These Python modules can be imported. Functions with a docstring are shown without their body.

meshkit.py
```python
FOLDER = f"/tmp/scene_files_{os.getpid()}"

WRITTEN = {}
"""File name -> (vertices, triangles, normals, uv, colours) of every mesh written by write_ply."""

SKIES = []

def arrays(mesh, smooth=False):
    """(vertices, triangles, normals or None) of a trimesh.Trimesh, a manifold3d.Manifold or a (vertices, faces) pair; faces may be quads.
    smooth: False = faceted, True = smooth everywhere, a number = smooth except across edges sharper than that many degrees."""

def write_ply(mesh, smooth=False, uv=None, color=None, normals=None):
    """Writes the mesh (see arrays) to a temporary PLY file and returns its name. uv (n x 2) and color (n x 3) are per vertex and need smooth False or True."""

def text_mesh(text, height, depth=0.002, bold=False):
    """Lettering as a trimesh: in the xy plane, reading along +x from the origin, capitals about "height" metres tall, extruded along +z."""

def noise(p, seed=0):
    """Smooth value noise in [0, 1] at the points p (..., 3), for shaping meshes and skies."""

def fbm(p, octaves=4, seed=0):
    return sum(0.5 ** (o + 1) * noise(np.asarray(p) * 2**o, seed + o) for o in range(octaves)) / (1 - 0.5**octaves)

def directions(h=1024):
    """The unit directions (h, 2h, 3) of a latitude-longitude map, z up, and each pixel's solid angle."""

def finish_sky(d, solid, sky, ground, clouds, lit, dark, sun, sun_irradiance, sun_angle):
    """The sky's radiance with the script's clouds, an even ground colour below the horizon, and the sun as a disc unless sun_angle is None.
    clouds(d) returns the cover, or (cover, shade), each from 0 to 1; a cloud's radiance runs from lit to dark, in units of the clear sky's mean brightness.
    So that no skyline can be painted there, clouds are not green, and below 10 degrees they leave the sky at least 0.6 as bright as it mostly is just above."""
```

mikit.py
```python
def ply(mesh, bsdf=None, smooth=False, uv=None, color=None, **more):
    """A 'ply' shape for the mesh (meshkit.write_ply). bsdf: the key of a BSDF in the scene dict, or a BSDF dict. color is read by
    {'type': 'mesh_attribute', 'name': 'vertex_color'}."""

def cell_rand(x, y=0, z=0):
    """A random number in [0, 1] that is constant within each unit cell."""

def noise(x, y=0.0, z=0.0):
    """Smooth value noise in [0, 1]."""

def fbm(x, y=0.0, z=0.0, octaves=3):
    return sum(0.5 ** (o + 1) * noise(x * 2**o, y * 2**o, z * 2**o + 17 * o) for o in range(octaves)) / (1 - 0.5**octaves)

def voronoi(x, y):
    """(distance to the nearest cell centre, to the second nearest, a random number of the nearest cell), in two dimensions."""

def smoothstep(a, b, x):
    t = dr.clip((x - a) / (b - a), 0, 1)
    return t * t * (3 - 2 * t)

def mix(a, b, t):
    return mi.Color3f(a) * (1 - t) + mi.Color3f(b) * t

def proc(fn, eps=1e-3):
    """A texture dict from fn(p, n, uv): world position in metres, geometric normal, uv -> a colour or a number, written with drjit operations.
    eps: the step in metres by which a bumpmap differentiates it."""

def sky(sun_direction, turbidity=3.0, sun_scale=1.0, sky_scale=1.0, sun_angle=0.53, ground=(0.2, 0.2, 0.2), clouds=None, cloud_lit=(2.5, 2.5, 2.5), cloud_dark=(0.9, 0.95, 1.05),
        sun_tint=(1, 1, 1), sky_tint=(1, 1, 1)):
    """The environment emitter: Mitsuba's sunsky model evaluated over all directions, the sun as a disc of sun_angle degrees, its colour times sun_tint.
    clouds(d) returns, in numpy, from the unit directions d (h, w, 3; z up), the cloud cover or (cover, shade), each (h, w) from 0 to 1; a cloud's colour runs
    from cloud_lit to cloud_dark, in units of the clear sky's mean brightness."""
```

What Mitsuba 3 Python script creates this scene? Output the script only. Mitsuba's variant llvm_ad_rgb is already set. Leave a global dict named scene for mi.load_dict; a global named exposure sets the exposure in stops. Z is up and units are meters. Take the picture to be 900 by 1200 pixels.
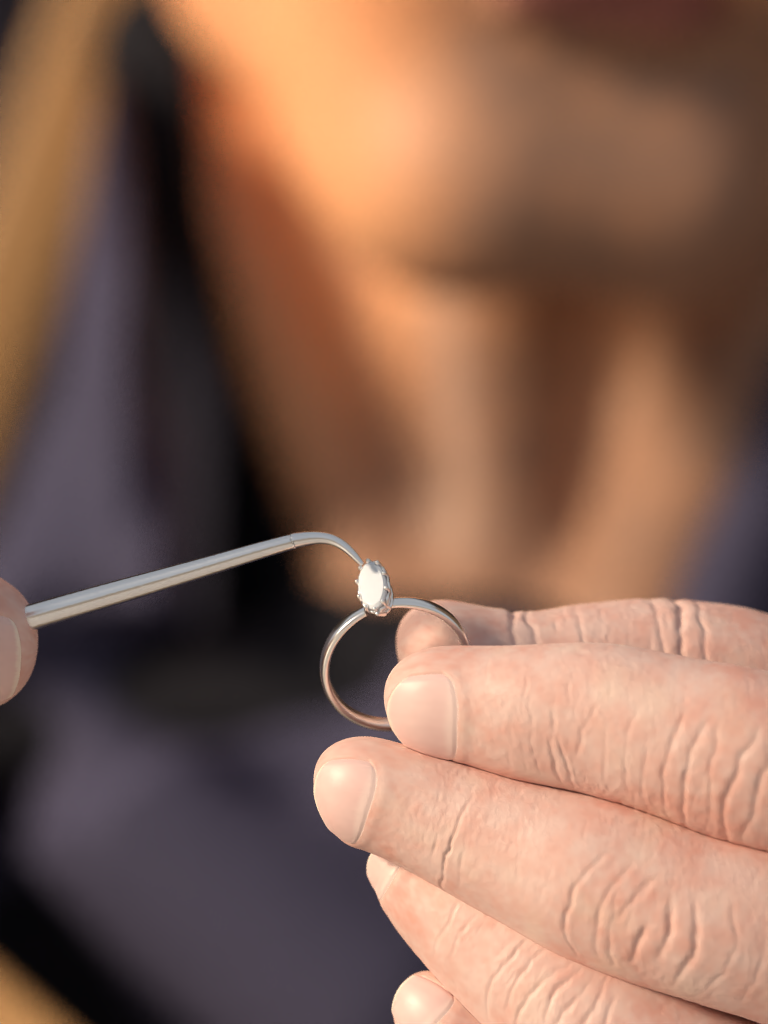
import math, numpy as np, trimesh, manifold3d as m3, mitsuba as mi, drjit as dr, mikit, meshkit
from scipy.interpolate import CubicSpline, PchipInterpolator
from mikit import noise, fbm, smoothstep, mix
T = mi.ScalarTransform4f
scene, labels = {}, {}

# ------------------------------------------------------------------ camera, sky, exposure
CAM_D = 1.0
scene['camera'] = {'type': 'thinlens', 'fov': 5.888,
                   'fov_axis': 'x', 'aperture_radius': 0.0168, 'focus_distance': 0.9935, 'near_clip': 0.05, 'far_clip': 50.0,
                   'to_world': T().look_at(origin=[0, -CAM_D, 0], target=[0, 0, 0], up=[0, 0, 1])}
def cloud_cover(d):
    return 0.70 + 0.30 * meshkit.fbm(d * 3.0, 4, 5)
scene['sky'] = mikit.sky((-0.80, -0.41, 0.40), turbidity=3, sun_scale=0.92, sky_scale=0.62, sun_angle=13.0, clouds=cloud_cover,
                         cloud_lit=(2.25, 2.33, 2.45), cloud_dark=(1.3, 1.3, 1.35), sun_tint=(0.93, 0.98, 1.14), ground=(0.30, 0.24, 0.18))
exposure = 2.0

# ------------------------------------------------------------------ helpers
MM = 0.001
def P(px, py, y=0.0):
    """A point seen at photo pixel (px, py), y millimetres behind the ring (lengths in mm)."""
    s = (1 + y * MM / CAM_D) / 8.75
    return np.array([(px - 450) * s, y, (600 - py) * s])
def unit(v):
    v = np.asarray(v, float)
    return v / np.maximum(np.linalg.norm(v, axis=-1, keepdims=True), 1e-12)
def sst(a, b, x):
    t = np.clip((x - a) / (b - a), 0, 1)
    return t * t * (3 - 2 * t)
def add(key, v, f, bsdf, color=None, smooth=True):
    scene[key] = mikit.ply((np.asarray(v) * MM, np.asarray(f)), bsdf, smooth=smooth, color=color)
def grid_faces(n, m, closed=True):
    i, j = np.meshgrid(np.arange(n - 1), np.arange(m if closed else m - 1), indexing='ij')
    a, b = i * m + j, i * m + (j + 1) % m
    q = np.stack([a, b, b + m, a + m], -1).reshape(-1, 4)
    return np.vstack([q[:, [0, 1, 2]], q[:, [0, 2, 3]]])
def frames(c, up0):
    """Tangents and a transported normal pair along the points c."""
    t = unit(np.gradient(c, axis=0))
    d = [unit(up0 - t[0] * (t[0] @ up0))]
    for k in range(1, len(c)):
        w = d[-1] - t[k] * (t[k] @ d[-1])
        d.append(unit(w))
    d = np.array(d)
    return t, d, np.cross(t, d)
def tube(c, r, n=32, up0=(0, 0, 1), squash=1.0, caps=True, expo=2.0):
    """A closed tube along c with radius r; (vertices, faces)."""
    c = np.asarray(c, float)
    r = np.broadcast_to(r, len(c))
    t, d, s = frames(c, np.asarray(up0, float))
    a = np.arange(n) * 2 * np.pi / n
    ca, sa = np.sign(np.cos(a)) * np.abs(np.cos(a)) ** (2 / expo), np.sign(np.sin(a)) * np.abs(np.sin(a)) ** (2 / expo)
    sq = np.broadcast_to(squash, len(c))
    v = c[:, None] + r[:, None, None] * (ca[None, :, None] * d[:, None] + (sq[:, None] * sa[None])[..., None] * s[:, None])
    f = grid_faces(len(c), n)
    v = v.reshape(-1, 3)
    if caps:
        k = len(v)
        v = np.vstack([v, c[:1], c[-1:]])
        j = np.arange(n)
        f = np.vstack([f, np.stack([(j + 1) % n, j, 0 * j + k], 1), np.stack([(len(c) - 1) * n + j, (len(c) - 1) * n + (j + 1) % n, 0 * j + k + 1], 1)])
    return v, f
def spline(pts, n):
    pts = np.asarray(pts, float)
    u = np.r_[0, np.cumsum(np.linalg.norm(np.diff(pts[:, :3], axis=0), axis=1))]
    return CubicSpline(u, pts)(np.linspace(0, u[-1], n))
def join(*parts):
    v, f, k = [], [], 0
    for a, b in parts:
        v.append(np.asarray(a)); f.append(np.asarray(b) + k); k += len(a)
    return np.vstack(v), np.vstack(f)
def ball(c, r, sub=2, stretch=None):
    m = trimesh.creation.icosphere(sub, r)
    v = m.vertices if stretch is None else m.vertices * stretch
    return v + np.asarray(c), m.faces
def lin(*srgb):
    x = np.array(srgb) / 255.0
    return np.where(x < 0.04045, x / 12.92, ((x + 0.055) / 1.055) ** 2.4)

# signed distances on a grid and their surface (marching tetrahedra), for the body and its clothes
class Field:
    def __init__(self, lo, hi, h):
        self.lo, self.h = np.array(lo, float), h
        self.n = np.ceil((np.array(hi) - self.lo) / h).astype(int) + 1
        ax = [np.float32(self.lo[k] + h * np.arange(self.n[k])) for k in range(3)]
        self.p = np.stack(np.meshgrid(*ax, indexing='ij'), -1)
    def cone(self, a, b, ra, rb):
        a, b = np.float32(a), np.float32(b)
        ab = b - a
        q = self.p - a
        t = np.clip(q @ ab / max(float(ab @ ab), 1e-6), 0, 1)
        return np.linalg.norm(q - t[..., None] * ab, axis=-1) - (ra + (rb - ra) * t)
    def ellipsoid(self, c, r, axes=np.eye(3)):
        q = ((self.p - np.float32(c)) @ np.float32(axes).T) / np.float32(r)
        k0 = np.linalg.norm(q, axis=-1)
        k1 = np.linalg.norm(q / np.float32(r), axis=-1)
        return k0 * (k0 - 1) / np.maximum(k1, 1e-6)
    def surface(self, F):
        F = np.where(np.abs(F) < 0.02 * self.h, 0.02 * self.h, F).astype(np.float64)
        F[[0, -1]] = np.maximum(F[[0, -1]], self.h); F[:, [0, -1]] = np.maximum(F[:, [0, -1]], self.h); F[:, :, [0, -1]] = np.maximum(F[:, :, [0, -1]], self.h)
        s = F < 0
        n = self.n
        cnt = sum(s[x:n[0] - 1 + x, y:n[1] - 1 + y, z:n[2] - 1 + z].astype(np.int8) for x in (0, 1) for y in (0, 1) for z in (0, 1))
        cell = np.argwhere((cnt > 0) & (cnt < 8))
        off = np.array([[k & 1, k >> 1 & 1, k >> 2 & 1] for k in range(8)])
        idx = (cell[:, None] + off[None]) @ np.array([n[1] * n[2], n[2], 1])
        Ff = F.ravel()
        tri, ref = [], []
        for tet in ((0, 1, 3, 7), (0, 1, 5, 7), (0, 2, 3, 7), (0, 2, 6, 7), (0, 4, 5, 7), (0, 4, 6, 7)):
            t = idx[:, tet]
            order = np.argsort(Ff[t] >= 0, axis=1, kind='stable')
            t = np.take_along_axis(t, order, 1)
            k = (Ff[t] < 0).sum(1)
            a = t[k == 1]; tri.append(np.stack([a[:, [0, 1]], a[:, [0, 2]], a[:, [0, 3]]], 1)); ref.append(a[:, [0, 1]])
            a = t[k == 3]; tri.append(np.stack([a[:, [0, 3]], a[:, [1, 3]], a[:, [2, 3]]], 1)); ref.append(a[:, [0, 3]])
            a = t[k == 2]
            e = [a[:, [0, 2]], a[:, [0, 3]], a[:, [1, 3]], a[:, [1, 2]]]
            tri += [np.stack([e[0], e[1], e[2]], 1), np.stack([e[0], e[2], e[3]], 1)]; ref += [a[:, [0, 2]]] * 2
        tri, ref = np.concatenate(tri), np.concatenate(ref)
        tri = np.sort(tri, axis=2)
        keys, inv = np.unique(tri[..., 0].ravel() * np.int64(len(Ff)) + tri[..., 1].ravel(), return_inverse=True)
        i0, i1 = keys // len(Ff), keys % len(Ff)
        pos = lambda i: self.lo + self.h * np.stack(np.unravel_index(i, n), -1)
        w = (Ff[i0] / (Ff[i0] - Ff[i1]))[:, None]
        v = pos(i0) * (1 - w) + pos(i1) * w
        f = inv.reshape(-1, 3)
        out = pos(ref[:, 1]) - pos(ref[:, 0])
        nrm = np.cross(v[f[:, 1]] - v[f[:, 0]], v[f[:, 2]] - v[f[:, 0]])
        flip = (nrm * out).sum(1) < 0
        f[flip] = f[flip][:, ::-1]
        return v, f
def smin(k, *d):
    out = d[0]
    for x in d[1:]:
        h = np.maximum(k - np.abs(out - x), 0) / k
        out = np.minimum(out, x) - h * h * k / 4
    return out

# ------------------------------------------------------------------ materials
scene['skin'] = {'type': 'bumpmap', 'scale': 1.0, 'tex': mikit.proc(lambda p, n, uv: 0.000020 * fbm(p.x * 2600, p.y * 2600, p.z * 2600, 2) + 0.000035 * noise(p.x * 1300 + 3, p.y * 1300, p.z * 1300), eps=0.00008),
                 'bsdf': {'type': 'principled', 'base_color': {'type': 'mesh_attribute', 'name': 'vertex_color'}, 'roughness': 0.5, 'specular': 0.36, 'sheen': 0.1}}
scene['skin'] = {'type': 'twosided', 'bsdf': scene['skin']}
scene['nail_plate'] = {'type': 'twosided', 'bsdf': {'type': 'principled', 'base_color': {'type': 'mesh_attribute', 'name': 'vertex_color'}, 'roughness': 0.43, 'specular': 0.45}}
def cloth(rgb, spec=0.25):
    def col(p, n, uv):
        w = fbm(p.x * 900, p.y * 900, p.z * 900, 2)
        return mix(tuple(0.75 * x for x in rgb), tuple(1.25 * x for x in rgb), w)
    return {'type': 'twosided', 'bsdf': {'type': 'principled', 'base_color': mikit.proc(col), 'roughness': 0.85, 'specular': spec, 'sheen': 0.3}}
scene['navy_fabric'] = cloth((0.050, 0.048, 0.090))
scene['black_fabric'] = cloth((0.012, 0.012, 0.017), 0.15)
scene['silver'] = {'type': 'bumpmap', 'scale': 1.0, 'tex': mikit.proc(lambda p, n, uv: 0.000004 * fbm(p.x * 2200, p.y * 2200, p.z * 2200, 2), eps=0.00006),
                   'bsdf': {'type': 'principled', 'base_color': {'type': 'rgb', 'value': [0.97, 0.95, 0.93]}, 'metallic': 1.0, 'roughness': 0.20}}
scene['silver'] = {'type': 'twosided', 'bsdf': scene['silver']}
scene['steel'] = {'type': 'twosided', 'bsdf': {'type': 'bumpmap', 'scale': 1.0, 'tex': mikit.proc(lambda p, n, uv: 0.000005 * fbm(p.x * 500 + p.z * 120, p.y * 6200, p.z * 6000 + p.x * 1730, 2) + 0.000006 * smoothstep(0.72, 0.8, noise(p.x * 1500, p.y * 5000, p.z * 5000)), eps=0.00005),
                  'bsdf': {'type': 'principled', 'base_color': {'type': 'rgb', 'value': [0.84, 0.85, 0.87]}, 'metallic': 1.0, 'roughness': 0.21}}}
scene['white_stone'] = {'type': 'principled', 'base_color': {'type': 'rgb', 'value': [0.62, 0.66, 0.72]}, 'roughness': 0.3, 'specular': 0.45}
def wood(p, n, uv):
    g = fbm(p.x * 70 + 2 * fbm(p.x * 9, p.y * 9, p.z * 9, 2), p.y * 70, p.z * 6, 3)
    return mix((0.30, 0.155, 0.055), (0.43, 0.24, 0.095), g)
scene['tan_wood'] = {'type': 'twosided', 'bsdf': {'type': 'principled', 'base_color': mikit.proc(wood), 'roughness': 0.5}}
scene['navy_wall'] = {'type': 'twosided', 'bsdf': {'type': 'principled', 'base_color': mikit.proc(lambda p, n, uv: mix((0.035, 0.035, 0.065), (0.05, 0.05, 0.085), fbm(p.x * 8, p.y * 8, p.z * 8, 3))), 'roughness': 0.8}}
scene['floor_paint'] = {'type': 'twosided', 'bsdf': {'type': 'principled', 'base_color': mikit.proc(lambda p, n, uv: mix((0.26, 0.20, 0.15), (0.34, 0.27, 0.20), fbm(p.x * 6, p.y * 6, p.z * 6, 3))), 'roughness': 0.7}}

# ------------------------------------------------------------------ setting
def quad(key, pts, bsdf):
    scene[key] = mikit.ply((np.array(pts, float), np.array([[0, 1, 2, 3]])), bsdf)
quad('floor', [[-6, -6, -.95], [6, -6, -.95], [6, 2.0, -.95], [-6, 2.0, -.95]], 'floor_paint')
labels['floor'] = {'kind': 'structure', 'label': 'pale brown floor below the person, out of view'}
quad('wall', [[-3, 1.6, -.95], [3, 1.6, -.95], [3, 1.6, 1.2], [-3, 1.6, 1.2]], 'navy_wall')
labels['wall'] = {'kind': 'structure', 'label': 'dark navy wall far out of focus behind the person'}

# unseen pale bench under the frame: mirrored in ring and tool, bounces light up
def box(lo, hi, bev=4):
    lo, hi = np.array(lo, float), np.array(hi, float)
    c = np.array([[x, y, z] for x in (lo[0] + bev, hi[0] - bev) for y in (lo[1] + bev, hi[1] - bev) for z in (lo[2] + bev, hi[2] - bev)])
    pts = np.vstack([np.vstack([c + np.eye(3)[k] * sg * bev for k in range(3) for sg in (-1, 1)])])
    m = m3.Manifold.hull_points(pts.tolist()).to_mesh()
    return m.vert_properties[:, :3], m.tri_verts
scene['pale_bench'] = {'type': 'twosided', 'bsdf': {'type': 'principled', 'base_color': mikit.proc(lambda p, n, uv: mix((0.52, 0.49, 0.46), (0.60, 0.57, 0.53), fbm(p.x * 60, p.y * 9, p.z * 60, 3))), 'roughness': 0.5}}
add('unseen_bench__top', *box((-620, -640, -260), (620, 30, -232)), 'pale_bench', smooth=False)
for k, (x, y) in enumerate(((-570, -590), (570, -590), (-570, -20), (570, -20))):
    add('unseen_bench__leg' + ('_%03d' % k if k else ''), *box((x - 30, y - 30, -948), (x + 30, y + 30, -262)), 'pale_bench', smooth=False)
labels['unseen_bench'] = {'category': 'unseen_bench', 'label': 'unseen pale bench below the frame, placed to brighten ring, tool and fingers from below'}

# added roof and side wall outside the frame, to cut skylight on the face
scene['dark_boards'] = {'type': 'twosided', 'bsdf': {'type': 'principled', 'base_color': mikit.proc(lambda p, n, uv: mix((0.07, 0.045, 0.03), (0.11, 0.075, 0.05), fbm(p.x * 5, p.y * 60, p.z * 60, 3))), 'roughness': 0.7}}
for k in range(8):
    add('added_roof__plank' + ('_%03d' % k if k else ''), *box((-1100, 450 + k * 145, 560), (1100, 450 + k * 145 + 141, 585)), 'dark_boards', smooth=False)
labels['added_roof'] = {'category': 'roof', 'label': 'added dark plank roof above the frame, placed to cut skylight on the face'}
for k in range(8):
    add('added_side_wall__plank' + ('_%03d' % k if k else ''), *box((430, 60, -948 + k * 183), (455, 1590, -948 + k * 183 + 179)), 'dark_boards', smooth=False)
labels['added_side_wall'] = {'category': 'wall', 'label': 'added dark plank side wall outside the frame, placed to cut skylight from the right'}

# ------------------------------------------------------------------ fingers
class Finger:
    """A finger along photo points (px, py, depth, radius in px); u runs from the tip in mm, th round it from the back of the finger."""
    def __init__(self, tip, cps, turn, cap, dorsal=(0, -1, 0), flat=0.88, blunt=2.3, n_th=200, step=0.24, seed=0):
        c = np.array([P(*tip)] + [P(*q[:3]) for q in cps])
        r = np.array([q[3] * (1 + q[2] * MM) / 8.75 for q in cps])
        u = np.r_[0, np.cumsum(np.linalg.norm(np.diff(c, axis=0), axis=1))]
        self.cs, self.rs, self.L, self.cap, self.flat, self.blunt, self.seed = CubicSpline(u, c), PchipInterpolator(u[1:], r), u[-1], cap, flat, blunt, seed
        uu = np.linspace(0, self.L, 500)
        cc = self.cs(uu)
        t, d, s = frames(cc, np.asarray(dorsal, float))
        a = np.radians(turn)
        d, s = d * np.cos(a) + s * np.sin(a), s * np.cos(a) - d * np.sin(a)
        self.dI, self.sI = CubicSpline(uu, d), CubicSpline(uu, s)
        k = np.linspace(0, 1, 56)[1:]
        us = np.r_[cap * (1 - np.cos(k * np.pi / 2)), np.arange(cap + step, self.L, step)]
        th = (np.arange(n_th) / n_th) * 2 * np.pi - np.pi
        self.U, self.TH = np.meshgrid(us, th, indexing='ij')
    def R(self, u):
        x = np.clip(1 - u / self.cap, 0, 1)
        return np.maximum(self.rs(np.maximum(u, 0.55 * self.cap)), 0.5) * (1 - x ** self.blunt) ** (1 / self.blunt)
    def base(self, u, th):
        d, s, r = self.dI(u), self.sI(u), self.R(u)[..., None]
        ct, st = np.cos(th)[..., None], np.sin(th)[..., None]
        fl = np.where(ct > 0, self.flat, self.flat * 1.06)
        return self.cs(u) + r * (ct * fl * d + st * s)
    def normal(self, u, th):
        e = 0.02
        du = self.base(np.maximum(u, 0.02) + e, th) - self.base(np.maximum(u, 0.02) - e * 0.5, th)
        dt = self.base(np.maximum(u, 0.02), th + e) - self.base(np.maximum(u, 0.02), th - e)
        return unit(np.cross(dt, du)) * -1
    def build(self, nail=None, creases=(), puff=0.30, fine=0.036, joint=45.0, flush=0.38, tint=(0.645, 0.455, 0.41), red=(0.61, 0.325, 0.27)):
        U, TH = self.U, self.TH
        B, N = self.base(U, TH), self.normal(U, TH)
        if ((B - self.cs(U)) * N).sum() < 0: N = -N
        s = TH * self.rs(np.clip(U, 0.55 * self.cap, self.L))
        q = np.stack([U, np.cos(TH) * 8, np.sin(TH) * 8], -1)
        ramp = sst(0, 3, U)
        D = puff * 2 * (meshkit.fbm(q / 9.0, 2, self.seed) - 0.5) * ramp
        skinlike = ramp
        # fine transverse lines, then short random wrinkles
        mask = sst(0.35, 0.65, meshkit.fbm(q / 7.0, 2, self.seed + 4))
        for k, (sk, per) in enumerate(((0.40, 0.85), (-0.28, 0.75), (0.05, 1.1))):
            ln = meshkit.fbm(np.stack([(U + sk * s) / per + 1.2 * meshkit.noise(q / 2.5, self.seed + 9 + k), s / 3.2, 0 * s], -1), 2, self.seed + 30 + k)
            D = D - fine * np.clip(1 - 7 * np.abs(ln - 0.5), 0, 1) * (0.25 + 0.75 * mask) * sst(9, 14, U)
        cr = meshkit.fbm(q / 0.55, 2, self.seed + 6)
        D = D + 0.035 * (cr - 0.5) * ramp
        for k, (u0, s0, half, depth, width, curve, slope) in enumerate(creases):
            wob = 1.3 * (meshkit.fbm(np.stack([U * 0.12 + 7 * k, s / 2.6, 0 * s], -1), 3, self.seed + 7) - 0.5)
            x = U - (u0 + curve * (s - s0) ** 2 + slope * (s - s0)) - wob
            thick = 0.35 + 1.3 * meshkit.fbm(np.stack([0 * U + 3.1 * k, s / 2.0, 0 * s], -1), 2, self.seed + 8)
            w = 0.53 * np.clip(1 - ((s - s0) / half) ** 2, 0, 1) ** 0.7 * depth * thick
            width = width * (0.55 + 0.32 * thick)
            D = D - w * np.exp(-np.abs(x / (0.8 * width)) ** 1.6) + 0.20 * w * np.exp(-((x + 1.9 * width) / (1.6 * width)) ** 2) + 0.16 * w * np.exp(-((x - 2.1 * width) / (1.9 * width)) ** 2)
        self.nail = nail
        if nail:
            dist, inside = self.nail_dist(U, TH)
            near = np.clip(1 - sst(0.0, 2.0, -dist), 0, 1)
            D = D * (1 - 0.9 * near)
            a = TH - nail['th']
            D = D - 0.40 * sst(0.0, 0.9, dist)
            fold = np.exp(-((dist + 0.9) / 0.8) ** 2) * sst(nail['u0'] + 1.5, nail['u0'] + 5, U)
            D = D + nail.get('fold', 0.10) * fold
        V = B + N * D[..., None]
        mott = meshkit.fbm(q / 3.2, 3, self.seed + 12)
        mott2 = meshkit.fbm(q / 0.9, 2, self.seed + 13)
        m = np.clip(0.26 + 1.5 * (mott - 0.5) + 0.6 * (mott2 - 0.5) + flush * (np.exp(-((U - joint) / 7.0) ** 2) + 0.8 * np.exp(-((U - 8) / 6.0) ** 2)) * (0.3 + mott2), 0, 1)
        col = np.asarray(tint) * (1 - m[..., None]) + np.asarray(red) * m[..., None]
        pale = np.clip(1.6 * (meshkit.fbm(q / 5.0, 2, self.seed + 14) - 0.55), 0, 1)[..., None]
        col = col * (1 - pale) + np.array([0.68, 0.53, 0.45]) * pale
        self.red = red
        n, k = U.shape
        v = np.vstack([V.reshape(-1, 3), self.cs(0.0)[None] + (self.cs(0.0) - self.cs(0.3)) * 0.0, self.cs(self.L)[None]])
        c = np.vstack([col.reshape(-1, 3), col[0].mean(0), col[-1].mean(0)])
        j = np.arange(k)
        f = np.vstack([grid_faces(n, k), np.stack([(j + 1) % k, j, 0 * j + n * k], 1), np.stack([(n - 1) * k + j, (n - 1) * k + (j + 1) % k, 0 * j + n * k + 1], 1)])
        vol = np.einsum('ij,ij->i', v[f[:, 0]], np.cross(v[f[:, 1]], v[f[:, 2]])).sum()
        if vol < 0: f = f[:, ::-1]
        return v, f, c
    def nail_span(self, a):
        g = self.nail
        lo = g['u0'] + g.get('round', 1.2) * np.abs(a) ** 2.6
        hi = g['u1'] - g.get('lun', 1.4) * np.abs(a) ** 3.0 + g.get('skew', 0.0) * a
        return lo, hi
    def nail_dist(self, u, th):
        g = self.nail
        a = (th - g['th']) / g['half']
        lo, hi = self.nail_span(np.clip(a, -1, 1))
        r = self.rs(np.clip(u, 0.55 * self.cap, self.L))
        d = np.minimum(np.minimum((1 - np.abs(a)) * g['half'] * r, u - lo), hi - u)
        return d, d > 0
    def nail_mesh(self):
        g = self.nail
        A, Bp = np.meshgrid(np.linspace(-1, 1, 61), np.linspace(0, 1, 61), indexing='ij')
        A = np.sign(A) * (1 - (1 - np.abs(A)) ** 1.15)
        lo, hi = self.nail_span(A)
        u, th = lo + (hi - lo) * Bp, g['th'] + g['half'] * A
        p, N = self.base(u, th), self.normal(u, th)
        if ((p - self.cs(u)) * N).sum() < 0: N = -N
        edge = np.minimum(1 - np.abs(A), 1.0)
        h = 0.16 * sst(0, 0.22, edge) - 0.30 * (1 - sst(0, 0.22, edge)) - 0.16 * (1 - sst(0.0, 0.10, 1 - Bp)) + 0.12 * (1 - sst(0, 0.2, Bp))
        q = np.stack([A * 9, Bp * 0.6, A * 0], -1)
        h = h + 0.035 * (meshkit.fbm(q, 3, self.seed + 20) - 0.5) + g.get('dome', 0.0) * (1 - A ** 2)
        top, low = p + N * h[..., None], p + N * (h - 0.55)[..., None]
        n = A.shape[0]
        v = np.vstack([top.reshape(-1, 3), low.reshape(-1, 3)])
        ft = grid_faces(n, n, False)
        k = n * n
        rim = np.r_[np.arange(n) * n, (n - 1) * n + np.arange(1, n), (np.arange(n - 1)[::-1]) * n + n - 1, np.arange(1, n - 1)[::-1]]
        r2 = np.roll(rim, -1)
        f = np.vstack([ft, ft[:, ::-1] + k, np.stack([rim, rim + k, r2], 1), np.stack([r2, rim + k, r2 + k], 1)])
        pink, pale, edgec = np.array(g.get('pink', (0.67, 0.445, 0.42))), np.array([0.73, 0.56, 0.52]), np.array([0.74, 0.62, 0.53])
        w = np.clip(sst(0.74, 0.86, Bp - 0.16 * A ** 2) * 0.8, 0, 1)[..., None]
        e = (1 - sst(0.03, 0.08, Bp + 0.02 * meshkit.noise(q * 3, 3)))[..., None]
        mm = (0.5 * meshkit.fbm(np.stack([A * 3, Bp * 3, A * 0], -1), 3, self.seed + 21))[..., None]
        col = (pink * (1 - mm) + pale * mm) * (1 - w) + pale * w
        col = col * (1 - e) + edgec * e
        c = np.vstack([col.reshape(-1, 3)] * 2)
        vol = np.einsum('ij,ij->i', v[f[:, 0]], np.cross(v[f[:, 1]], v[f[:, 2]])).sum()
        return v, (f if vol > 0 else f[:, ::-1]), c

rng = np.random.default_rng(4)
def wrinkles(u0, u1, n, half, depth, width, spread=4.0, slope=0.1):
    """Short irregular wrinkles between u0 and u1."""
    return [(rng.uniform(u0, u1), rng.normal(0, spread), half * rng.uniform(0.5, 1.2), depth * rng.uniform(0.35, 1.1), width * rng.uniform(0.7, 1.3), rng.normal(0, 0.012), rng.normal(0, slope)) for _ in range(n)]

index = Finger((456, 827, -6), [(500, 824, -7.5, 66), (550, 827, -8.5, 71), (620, 836, -10, 82), (700, 844, -11.5, 91), (800, 868, -13, 100), (900, 894, -13.5, 108), (1000, 915, -11, 110), (1150, 940, 0, 118), (1290, 950, 12, 125)], 22, 7.6, seed=11)
cr_index = [(23.5, 0.5, 8.0, .34, .34, .012, .05), (25.6, 3, 5.0, .30, .30, -.02, .18), (27.6, -2.5, 4.5, .30, .38, .02, -.22), (20.8, -1.5, 5.5, .16, .30, .01, .1), (18.2, 2, 5, .12, .3, .0, .0),
            (31, 1, 6.5, .16, .34, .012, .12), (34.0, -1, 7.5, .20, .36, .01, .1), (36.8, 2, 7, .18, .36, .012, .15), (39.2, 0, 10, .34, .40, .016, .05), (41.8, 1, 10.5, .46, .48, .018, .03), (44.6, -2, 8, .34, .45, .012, .1),
            (47.3, 1, 11, .58, .52, .012, .0), (50.3, 0, 10, .42, .5, .004, .0), (53.6, 1, 10.5, .45, .5, -.006, 0), (57, 0, 9, .3, .5, -.012, 0)] + wrinkles(14, 46, 20, 3.2, .16, .22)
middle = Finger((372, 926, -4), [(420, 927, -5.5, 66), (465, 940, -6.5, 68), (520, 963, -7.2, 74), (600, 995, -8.8, 84), (700, 1034, -11.0, 99), (790, 1066, -12, 100), (900, 1096, -11.5, 103), (1010, 1126, -7, 108), (1150, 1120, 2, 116), (1310, 1100, 14, 125)], 14, 7.4, seed=23)
cr_middle = [(16.8, -3, 4, .14, .22, .01, .1), (18.6, 0, 5, .16, .22, .015, .1), (20.6, 1, 9.5, .46, .28, .012, .02), (23, 3, 4, .14, .26, .01, .1),
             (38.5, 0, 9.0, .44, .36, .034, 0), (42.3, -.5, 8.0, .46, .46, .030, 0), (45.6, -3.5, 3.8, .55, .5, .03, -.35), (48.0, 2.6, 3.4, .62, .7, 0, -.15), (50.8, -.8, 4.4, .68, .62, -.02, .1), (47, -6, 2.6, .3, .4, 0, -.3),
             (45.0, 5.0, 3.0, .35, .45, .03, .2), (54.2, .5, 7.0, .50, .55, -.03, .05), (58.5, 0, 8, .26, .42, -.03, 0), (62, 1, 7, .14, .4, -.02, 0)] + wrinkles(13, 38, 14, 3.0, .10, .22) + wrinkles(42, 56, 6, 2.4, .22, .26)
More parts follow.
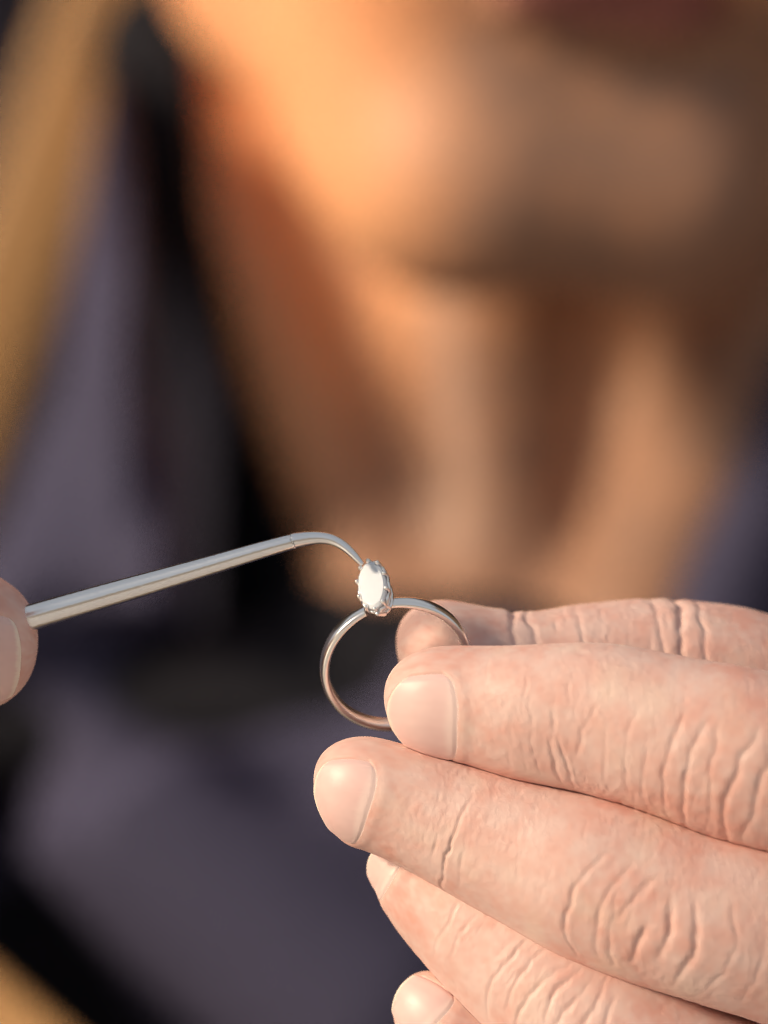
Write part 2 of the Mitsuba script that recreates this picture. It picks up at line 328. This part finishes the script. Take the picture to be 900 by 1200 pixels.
ringf = Finger((440, 998, 3), [(470, 1018, 1.5, 46), (510, 1050, 0, 62), (575, 1103, -2, 77), (680, 1186, -5, 92), (780, 1254, -6, 97), (900, 1310, -3, 102), (1080, 1330, 6, 108), (1300, 1260, 18, 122)], 12, 6.6, seed=37)
cr_ring = [(15, 0, 6, .14, .28, .01, .1), (17.5, 0, 6, .12, .3, .01, .1), (25, 0, 8, .26, .32, .02, .1), (27.5, -2, 6.5, .30, .36, .03, .0), (30, 0, 8, .34, .4, .03, 0), (32.5, -3, 5, .36, .42, .03, .1), (35, 0, 8, .4, .42, 0, 0), (37.5, -2, 7, .34, .42, -.03, 0), (40, 0, 8, .3, .4, -.03, 0)] + wrinkles(12, 40, 26, 2.8, .13, .22)
little = Finger((472, 1160, 3), [(512, 1192, 1, 51), (560, 1245, 0, 58), (650, 1330, -2, 66), (780, 1410, -3, 72), (920, 1450, 2, 78), (1100, 1460, 12, 84), (1290, 1400, 22, 100)], 5, 6.2, seed=41)
thumb = Finger((467, 758, 6.5), [(515, 760, 7.4, 60), (600, 774, 8, 60), (690, 772, 9.5, 68), (790, 774, 11, 73), (900, 797, 13, 78), (1010, 835, 18, 90), (1180, 900, 26, 110), (1330, 960, 36, 120)], -80, 7.2, seed=53, flat=0.97)
cr_thumb = [(14.8, 3, 12, .9, .8, .006, .05), (17.5, 5, 8, .5, .6, .006, .1), (24, 6, 7, .3, .4, .01, .0), (34.5, 7, 9, .5, .6, .006, .08), (37.2, 6, 10, .9, .7, .006, .05), (40, 6, 8, .4, .5, .0, .1)] + wrinkles(10, 44, 22, 3.0, .16, .3)
body_parts, nails = [], []
for fg, cr, nail in ((index, cr_index, dict(u0=1.15, u1=10.8, th=0.02, half=1.05, lun=2.6, round=3.4)),
                     (middle, cr_middle, dict(u0=0.7, u1=9.0, th=0.03, half=1.03, lun=2.2, skew=-0.6, round=2.4)),
                     (ringf, cr_ring, dict(u0=0.7, u1=5.6, th=0.25, half=0.9, lun=0.8, round=1.0)),
                     (little, [], dict(u0=0.8, u1=7.4, th=0.0, half=0.95, lun=1.0, round=1.0)),
                     (thumb, cr_thumb, None)):
    body_parts.append(fg.build(nail, cr))
    if nail: nails.append(fg.nail_mesh())
# the other hand: the thumb that holds the tool, the index finger behind it
tool_thumb = Finger((44, 760, 1.5), [(-20, 754, 1.5, 86), (-70, 750, 1.5, 97), (-180, 744, 2, 98), (-320, 735, 6, 100), (-480, 745, 14, 104), (-640, 770, 24, 120)], -18, 8.0, seed=61, flat=0.84, blunt=2.1)
body_parts.append(tool_thumb.build(dict(u0=2.0, u1=13.5, th=-0.1, half=0.92, lun=1.4, round=1.6, pink=(0.64, 0.42, 0.39)), [], flush=0.8))  # stronger redness at tip and joint than the other fingers
nails.append(tool_thumb.nail_mesh())
tool_index = Finger((12, 735, 17), [(-45, 735, 17, 72), (-130, 728, 17, 82), (-260, 715, 13, 88), (-400, 700, 10, 92), (-560, 720, 16, 100), (-700, 790, 28, 110)], 0, 7.5, seed=67, step=0.5, n_th=120)
body_parts.append(tool_index.build(None, []))
for k, (a, b) in enumerate((((-80, 672, -17), 82), ((-92, 862, -8), 76), ((-104, 985, 6), 66))):  # unseen curled fingers, the first placed to shade the tool thumb
    q = [(a[0] - 60, a[1], a[2], b), (a[0] - 200, a[1], a[2] - 2, b * 1.1), (a[0] - 380, a[1], a[2] + 4, b * 1.2), (a[0] - 560, a[1] + 10, a[2] + 22, b * 1.35)]
    body_parts.append(Finger(a, q, 0, 7, seed=70 + k, step=0.8, n_th=90).build(None, []))

# ------------------------------------------------------------------ the body: head, neck, trunk, arms
G = Field((-330, -20, -470), (350, 500, 290), 5.0)
Hc = np.array([36.0, 325.0, 172.0])
fw = unit([0.17, -0.95, -0.24]); up = np.array([0.13, -0.22, 0.97]); up = unit(up - fw * (fw @ up)); rt = np.cross(up, fw)
AX = np.stack([rt, fw, up])
def H(a, b, c): return Hc + a * rt + b * fw + c * up
E = lambda c, r: G.ellipsoid(H(*c), r, AX)
head = smin(18, E((0, -10, 22), (76, 96, 84)), E((0, 42, -42), (58, 48, 62)),
            G.cone(H(-48, 8, -82), H(-24, 66, -106), 14, 16), G.cone(H(-50, 26, -35), H(-48, 8, -80), 16, 14), G.cone(H(-38, 56, -40), H(-30, 58, -100), 15, 15), G.cone(H(55, 8, -72), H(20, 66, -104), 17, 16), G.cone(H(-14, 74, -102), H(14, 74, -102), 16, 16))
head = smin(12, head, E((-46, 62, -18), (22, 20, 18)), E((46, 62, -18), (22, 20, 18)), G.cone(H(-34, 86, 26), H(34, 86, 26), 9, 9))
head = smin(8, head, G.cone(H(0, 92, 6), H(0, 113, -34), 8, 11), E((-11, 98, -38), (8, 8, 7)), E((11, 98, -38), (8, 8, 7)))
mouth_l, mouth_r = H(-24, 84, -64), H(24, 84, -64)
head = smin(5, head, G.cone(H(-20, 87, -69.5), H(12, 87, -69.5), 4.4, 4.4), G.cone(H(-20, 89, -60.5), H(12, 89, -60.5), 4.4, 4.4))
for k in (-1, 1):
    head = np.maximum(head, -(E((k * 31, 96, 6), (15, 12, 11))))
    head = smin(4, head, E((k * 31, 78, 6), (13, 13, 13)), E((k * 76, -8, -8), (7, 18, 30)))
neck = smin(14, G.cone((32, 390, 95), (28, 384, -40), 54, 57), G.cone((17, 334, 34), (20, 322, -8), 14, 10),
            G.cone((-38, 378, 84), (2, 320, -22), 11, 9), G.cone((90, 372, 84), (44, 308, -22), 17, 12))
trunk = smin(40, G.cone((-130, 405, -92), (185, 405, -92), 50, 50), G.ellipsoid((26, 410, -225), (160, 98, 190)), G.cone((26, 400, -250), (26, 400, -460), 120, 125))
trunk = smin(16, trunk, G.cone((12, 316, -32), (-120, 345, -38), 9, 9), G.cone((36, 316, -32), (170, 345, -38), 9, 9))
arms = np.minimum(smin(20, G.cone((195, 408, -78), (300, 260, -300), 48, 42), G.cone((300, 260, -300), (178, 60, -75), 42, 27)),
                  smin(20, G.cone((-145, 408, -78), (-265, 260, -300), 48, 42), G.cone((-265, 260, -300), (-150, 62, -40), 42, 27)))
palms = smin(14, *[G.cone(fg.cs(fg.L), (172, 58, -70), r, 26) for fg, r in ((index, 13), (middle, 14), (ringf, 13), (little, 11), (thumb, 13))])
tp = np.array([-150.0, 60, -38])
palms2 = smin(14, *[G.cone(P(*q), tp, r, 24) for q, r in (((-640, 770, 24), 13), ((-560, 720, 16), 11), ((-640, 682, 5), 12), ((-652, 872, 14), 11), ((-664, 995, 28), 10))])
skin_f = np.minimum(smin(20, smin(16, head, neck), trunk, arms), np.minimum(palms, palms2))
bv, bf = G.surface(skin_f)
def body_color(v):
    loc = (v - Hc) @ AX.T
    a, b, c = loc.T
    m = meshkit.fbm(v / 22.0, 3, 3)[:, None]
    col = np.array([0.84, 0.43, 0.225]) * (1 - m) + np.array([0.72, 0.30, 0.135]) * m  # deeper tan than the hands; warm sunlight is partly in this colour
    # stubble on chin, jaw and upper lip; jaw edge also paints where sunlight fades
    chin = (1 - sst(-72, -54, c)) * sst(5, 45, b) * sst(-44, -20, a) * (1 - sst(66, 78, a))
    chin = np.maximum(chin, sst(30, 60, b) * np.exp(-((c + 42) / 5.0) ** 2) * (np.abs(a) < 26))
    grain = 0.55 + 0.45 * meshkit.fbm(v / 6.0, 2, 8)
    w = (0.88 * np.clip(chin, 0, 1) * grain)[:, None]
    col = col * (1 - w) + np.array([0.105, 0.088, 0.088]) * w
    lip = np.clip(1.3 - np.sqrt(((a + 4) / 25.0) ** 2 + ((c + 65.5) / 8.0) ** 2) * 1.0, 0, 1) * sst(78, 84, b)
    lip = sst(0.3, 0.5, lip)[:, None]
    col = col * (1 - lip) + np.array([0.22, 0.075, 0.065]) * lip
    hand = (1 - sst(120, 190, v[:, 1]))[:, None]
    return col * (1 - hand) + np.array([0.63, 0.43, 0.38]) * hand
body_parts.append((bv, bf, body_color(bv)))
solids = []
for v, f, c in body_parts:
    s = m3.Manifold(m3.Mesh(np.hstack([v, c]).astype(np.float32), f.astype(np.uint32)))
    if s.status() != m3.Error.NoError: print('not a solid', s.status(), len(v))
    solids.append(s)
whole = m3.Manifold.batch_boolean(solids, m3.OpType.Add).to_mesh()
add('person__body', whole.vert_properties[:, :3], whole.tri_verts, 'skin', color=whole.vert_properties[:, 3:6])
labels['person'] = {'category': 'person', 'label': 'stubbled person in a dark navy jacket holding up a ring and a bent steel tool'}
for k, (v, f, c) in enumerate(nails):
    add('person__fingernail' + ('_%03d' % k if k else ''), v, f, 'nail_plate', color=c)

# hair (above the frame), black shirt and navy jacket
hair = np.maximum(np.maximum(E((0, -14, 30), (82, 100, 88)), -(G.p - np.float32(H(0, 60, 20))) @ np.float32(unit(-fw * 0.8 + up * 0.6))), -(E((0, 66, -30), (66, 60, 90))))
hv, hf = G.surface(hair)
add('person__hair', hv, hf, 'black_fabric')
X, Y, Z = G.p[..., 0], G.p[..., 1], G.p[..., 2]
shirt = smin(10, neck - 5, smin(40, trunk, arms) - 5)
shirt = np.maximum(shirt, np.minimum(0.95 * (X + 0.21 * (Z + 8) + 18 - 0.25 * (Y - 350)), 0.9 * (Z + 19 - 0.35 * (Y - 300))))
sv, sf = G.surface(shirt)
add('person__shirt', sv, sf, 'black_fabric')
fold = meshkit.fbm(np.stack([X / 60, Y / 80, Z / 60], -1), 2, 31).astype(np.float32)
coat = smin(30, trunk, arms) - 13 - 12 * (fold - 0.5)
# bunched cloth at the shoulder and folds running down across the chest
coat = smin(18, coat, G.cone(P(120, 560, 330), P(85, 720, 318), 13, 18), G.cone(P(110, 900, 296), P(430, 1190, 286), 20, 22), G.cone(P(300, 820, 300), P(560, 1010, 296), 12, 12))
coat = np.maximum(coat, -(neck - 7))
def on_front(px, py):
    """The point of the coat's front under a photo pixel."""
    for y in np.arange(200, 420, 2.5):
        q = P(px, py, y)
        k = np.round((q - G.lo) / G.h).astype(int)
        if (k >= 0).all() and (k < G.n).all() and coat[tuple(k)] < 0: return q
    return P(px, py, 300)
for path, rad, back in ((((320, 590), (335, 720), (350, 830)), 16, 0), (((250, 770), (130, 780), (60, 830), (-60, 920)), 15, 7), (((-25, 960), (5, 1060), (50, 1150), (130, 1245)), 10, 3)):  # grooves bare the black shirt to stand for shade between the folds
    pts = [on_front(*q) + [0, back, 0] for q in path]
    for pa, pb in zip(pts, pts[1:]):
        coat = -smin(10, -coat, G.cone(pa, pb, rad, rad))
nn = 2.2 + 1.8 * sst(0, 70, Z)
rx = 84 - 0.15 * (Z + 8)
r_xy = (np.abs((X - 26) / rx) ** nn + np.abs((Y - 385) / 118) ** nn) ** (1 / nn)
shell0 = (r_xy - 1) * 84
rimcut = np.where(X < 26, np.maximum(272 + 0.92 * np.maximum(Z - 12, 0) - Y, X + 39.5 + 0.085 * (Z + 8)), np.maximum(318 - Y, 70 - X))
shell = np.maximum(np.maximum(np.maximum(np.abs(shell0) - 6.5, Z - 120), -16 - Z), rimcut)
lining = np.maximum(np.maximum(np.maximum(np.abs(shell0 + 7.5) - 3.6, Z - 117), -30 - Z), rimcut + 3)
coat = smin(12, coat, shell)
open_v = np.maximum(-(G.p - np.float32(P(640, 690, 290))) @ np.float32(unit([0.0, 0.35, 0.94])), np.where(X > 30, X - 30 - (26 + 0.36 * (Z + 20)), 30 - X - (64 + 0.06 * np.minimum(Z + 20, 40))))
coat = np.maximum(coat, -np.maximum(open_v, Y - 372))
coat = smin(8, coat, G.cone(P(990, 330, 338), P(945, 480, 322), 7, 8), G.cone(P(945, 490, 322), P(840, 730, 300), 8, 9))
wrist = np.minimum(np.linalg.norm(G.p - np.float32([172, 58, -70]), axis=-1), np.linalg.norm(G.p - np.float32([-150, 60, -38]), axis=-1))
coat = np.maximum(coat, 38 - wrist)
cv, cf = G.surface(coat)
add('person__jacket', cv, cf, 'navy_fabric')
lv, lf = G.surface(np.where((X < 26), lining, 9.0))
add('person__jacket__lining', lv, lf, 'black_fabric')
labels['person__jacket'] = {'label': 'dark navy jacket with a turned up collar'}
labels['person__shirt'] = {'label': 'black shirt under the jacket, also bared in grooves as dark fold shade'}

# ------------------------------------------------------------------ the ring
RC, RR = P(464, 778, -0.5), 9.55
e1, tl = unit([0.985, 0.17, 0]), math.radians(31)
e2 = unit(np.array([0, -math.sin(tl), math.cos(tl)]) - 0 * e1); e2 = unit(e2 - e1 * (e1 @ e2))
ax = np.cross(e1, e2)
def rp(a, r=RR, w=0.0):
    a = np.radians(a)
    return RC + r * (np.cos(a)[..., None] * e1 + np.sin(a)[..., None] * e2) + np.asarray(w)[..., None] * ax
aa = np.linspace(120, 360 + 100, 260)
nb = 28
ph = np.arange(nb) / nb * 2 * np.pi
prof_r = np.where(np.cos(ph) > 0, 0.72, 0.52) * np.sign(np.cos(ph)) * np.abs(np.cos(ph)) ** 0.8
prof_w = 1.2 * np.sign(np.sin(ph)) * np.abs(np.sin(ph)) ** 0.75
cen = (aa - 120) / (aa[-1] - 122)
wide = 1.0 - 0.22 * np.exp(-(cen / 0.05) ** 2) - 0.22 * np.exp(-((1 - cen) / 0.05) ** 2)
ar = np.radians(aa)
radial = np.cos(ar)[:, None] * e1 + np.sin(ar)[:, None] * e2
v = RC + (RR + prof_r[None] * wide[:, None])[..., None] * radial[:, None] + (prof_w[None] * wide[:, None])[..., None] * ax
k = v.shape[0] * nb
v = np.vstack([v.reshape(-1, 3), v[0].mean(0)[None], v[-1].mean(0)[None]])
j = np.arange(nb)
f = np.vstack([grid_faces(len(aa), nb), np.stack([(j + 1) % nb, j, 0 * j + k], 1), np.stack([k - nb + j, k - nb + (j + 1) % nb, 0 * j + k + 1], 1)])
bm = trimesh.Trimesh(v, f, process=False); bm.fix_normals()
add('ring__band', bm.vertices, bm.faces, 'silver')
HC = P(436, 686, -8.2)
hn = unit([-0.36, -0.80, 0.44])
hl = np.array([-0.17, 0.42, 0.9]); hl = unit(hl - hn * (hl @ hn)); hw = np.cross(hl, hn)
def outline(a, k=1.0, sx=1.98, sl=3.6):
    x, y = np.cos(a), np.sin(a)
    m = (np.abs(x) ** 2.25 + np.abs(y) ** 1.75) ** (-1 / 2.0)
    return k * sx * x * m, k * sl * y * m
def hp(x, y, z): return HC + np.asarray(x)[..., None] * hw + np.asarray(y)[..., None] * hl + np.asarray(z)[..., None] * hn
na = 72
a = np.arange(na) / na * 2 * np.pi
rows = []
for kk, zz in ((0.90, -1.1), (0.985, -0.45), (1.0, -0.15), (0.985, 0.0), (0.87, 0.30), (0.83, 0.34)):
    x, y = outline(a, kk); rows.append(hp(x, y, 0 * a + zz))
v = np.vstack([np.concatenate(rows), hp(np.array([0.0]), np.array([0.0]), np.array([-1.1])), hp(np.array([0.0]), np.array([0.0]), np.array([0.38]))])
j = np.arange(na); nr = len(rows)
f = np.vstack([grid_faces(nr, na), np.stack([(j + 1) % na, j, 0 * j + nr * na], 1), np.stack([(nr - 1) * na + j, (nr - 1) * na + (j + 1) % na, 0 * j + nr * na + 1], 1)])
sm = trimesh.Trimesh(v, f, process=False); sm.fix_normals()
scene['ring__stone'] = mikit.ply(trimesh.Trimesh(sm.vertices * MM, sm.faces, process=False), 'white_stone', smooth=25)
def loop(k, z, r, sx=1.98, sl=3.6, lift=None):
    t = np.linspace(0, 2 * np.pi, 121)
    x, y = outline(t, k, sx, sl)
    return tube(hp(x, y, z + (0 if lift is None else lift(t))), r, 12, up0=hn, caps=False)
point = lambda t: 0.0 * t
rail = loop(1.05, -0.75, 0.24, lift=lambda t: 0.18 * np.cos(10 * t))
base = loop(0.70, -3.4, 0.34)
mid = loop(0.80, -2.4, 0.14)
add('ring__setting', *join(rail, base, mid, ball(hp(np.array(0.0), np.array(0.0), np.array(-3.3)), 0.75, 2, (1.0, 1.0, 0.8))), 'silver')
for k in range(10):
    t = (k + 0.5) / 10 * 2 * np.pi
    zz = np.linspace(-3.4, 0.2, 12)
    kk = 0.70 + (1.09 - 0.70) * sst(-3.6, -0.5, zz) - 0.05 * sst(-0.3, 0.2, zz)
    x, y = outline(np.full(12, t), 1.0)
    rad = 0.27 - 0.07 * np.linspace(0, 1, 12)
    bead = ball(hp(np.array(x[-1] * kk[-1]), np.array(y[-1] * kk[-1]), np.array(0.2)), 0.33, 2)
    add('ring__prong' + ('_%03d' % k if k else ''), *join(tube(hp(x * kk, y * kk, zz), rad, 10, up0=hl), bead), 'silver')
# the pointed ends of the setting
for k, sgn in enumerate((-1, 1)):
    x, y = outline(np.array(sgn * np.pi / 2), 1.0)
    path = hp(np.zeros(10), y * np.linspace(0.72, 1.2 if sgn < 0 else 1.06, 10), np.linspace(-3.4, -0.2, 10))
    add('ring__corner_claw' + ('_%03d' % k if k else ''), *tube(path, np.linspace(0.5, 0.34, 10), 12, up0=hw), 'silver')
labels['ring'] = {'category': 'ring', 'label': 'slim silver ring with a white oval stone pinched between finger and thumb'}
labels['ring__stone'] = {'label': 'polished white oval stone'}

# ------------------------------------------------------------------ the tool
pts = np.array([[*P(6, 732.5, 0.5), 1.80], [*P(60, 716.5, -1.6), 1.72], [*P(150, 690.5, -3.2), 1.57], [*P(250, 661.5, -5.0), 1.30], [*P(330, 638.0, -6.4), 1.08], [*P(345, 634.0, -6.6), 1.03]])
q = spline(pts, 90)
add('probe__handle', *tube(q[:, :3], q[:, 3], 40), 'steel')
pts = np.array([[*P(342, 634.2, -6.57), 1.05], [*P(352, 632.2, -6.7), 0.985], [*P(370, 630.3, -7.0), 0.84], [*P(388, 632.4, -7.5), 0.72], [*P(402, 639.5, -8.0), 0.62], [*P(414, 650, -8.5), 0.50], [*P(424.5, 661.5, -9.0), 0.32]])
q = spline(pts, 80)
tv = tube(q[:, :3], q[:, 3], 32, squash=np.linspace(1, 0.75, 80))
add('probe__tip', *tv, 'steel')
labels['probe'] = {'category': 'jewellery tool', 'label': 'polished steel probe with a bent tapered tip touching the white stone'}

# ------------------------------------------------------------------ the wooden chair behind
def board(key, a, b, depth, width_dir, half, bsdf):
    """A bevelled board from a to b (mm)."""
    a, b = np.asarray(a, float), np.asarray(b, float)
    t = unit(b - a); w = unit(np.asarray(width_dir, float) - t * (t @ width_dir)); n = np.cross(t, w)
    L = np.linalg.norm(b - a)
    c = m3.CrossSection.square((2 * half - 8, depth - 8), True).offset(4, m3.JoinType.Round, 2.0, 24)
    m = c.extrude(L).to_mesh()
    v = m.vert_properties[:, :3] @ np.stack([w, n, t]) + a
    scene[key] = mikit.ply(trimesh.Trimesh(v * MM, m.tri_verts, process=False), bsdf, smooth=30)
board('chair__back_post', P(-140, 740, 470), P(250, -300, 480), 24, (1, 0, 0), 11, 'tan_wood')
board('chair__armrest', P(-420, 1010, 330), P(130, 1490, 250), 34, (0, 1, -0.6), 34, 'tan_wood')
board('chair__back_leg', P(-185, 740, 470), P(-185, 740, 470) + [0, 60, -860], 24, (1, 0, 0), 14, 'tan_wood')
labels['chair'] = {'category': 'chair', 'label': 'blurred tan wooden chair frame behind and beside the person'}
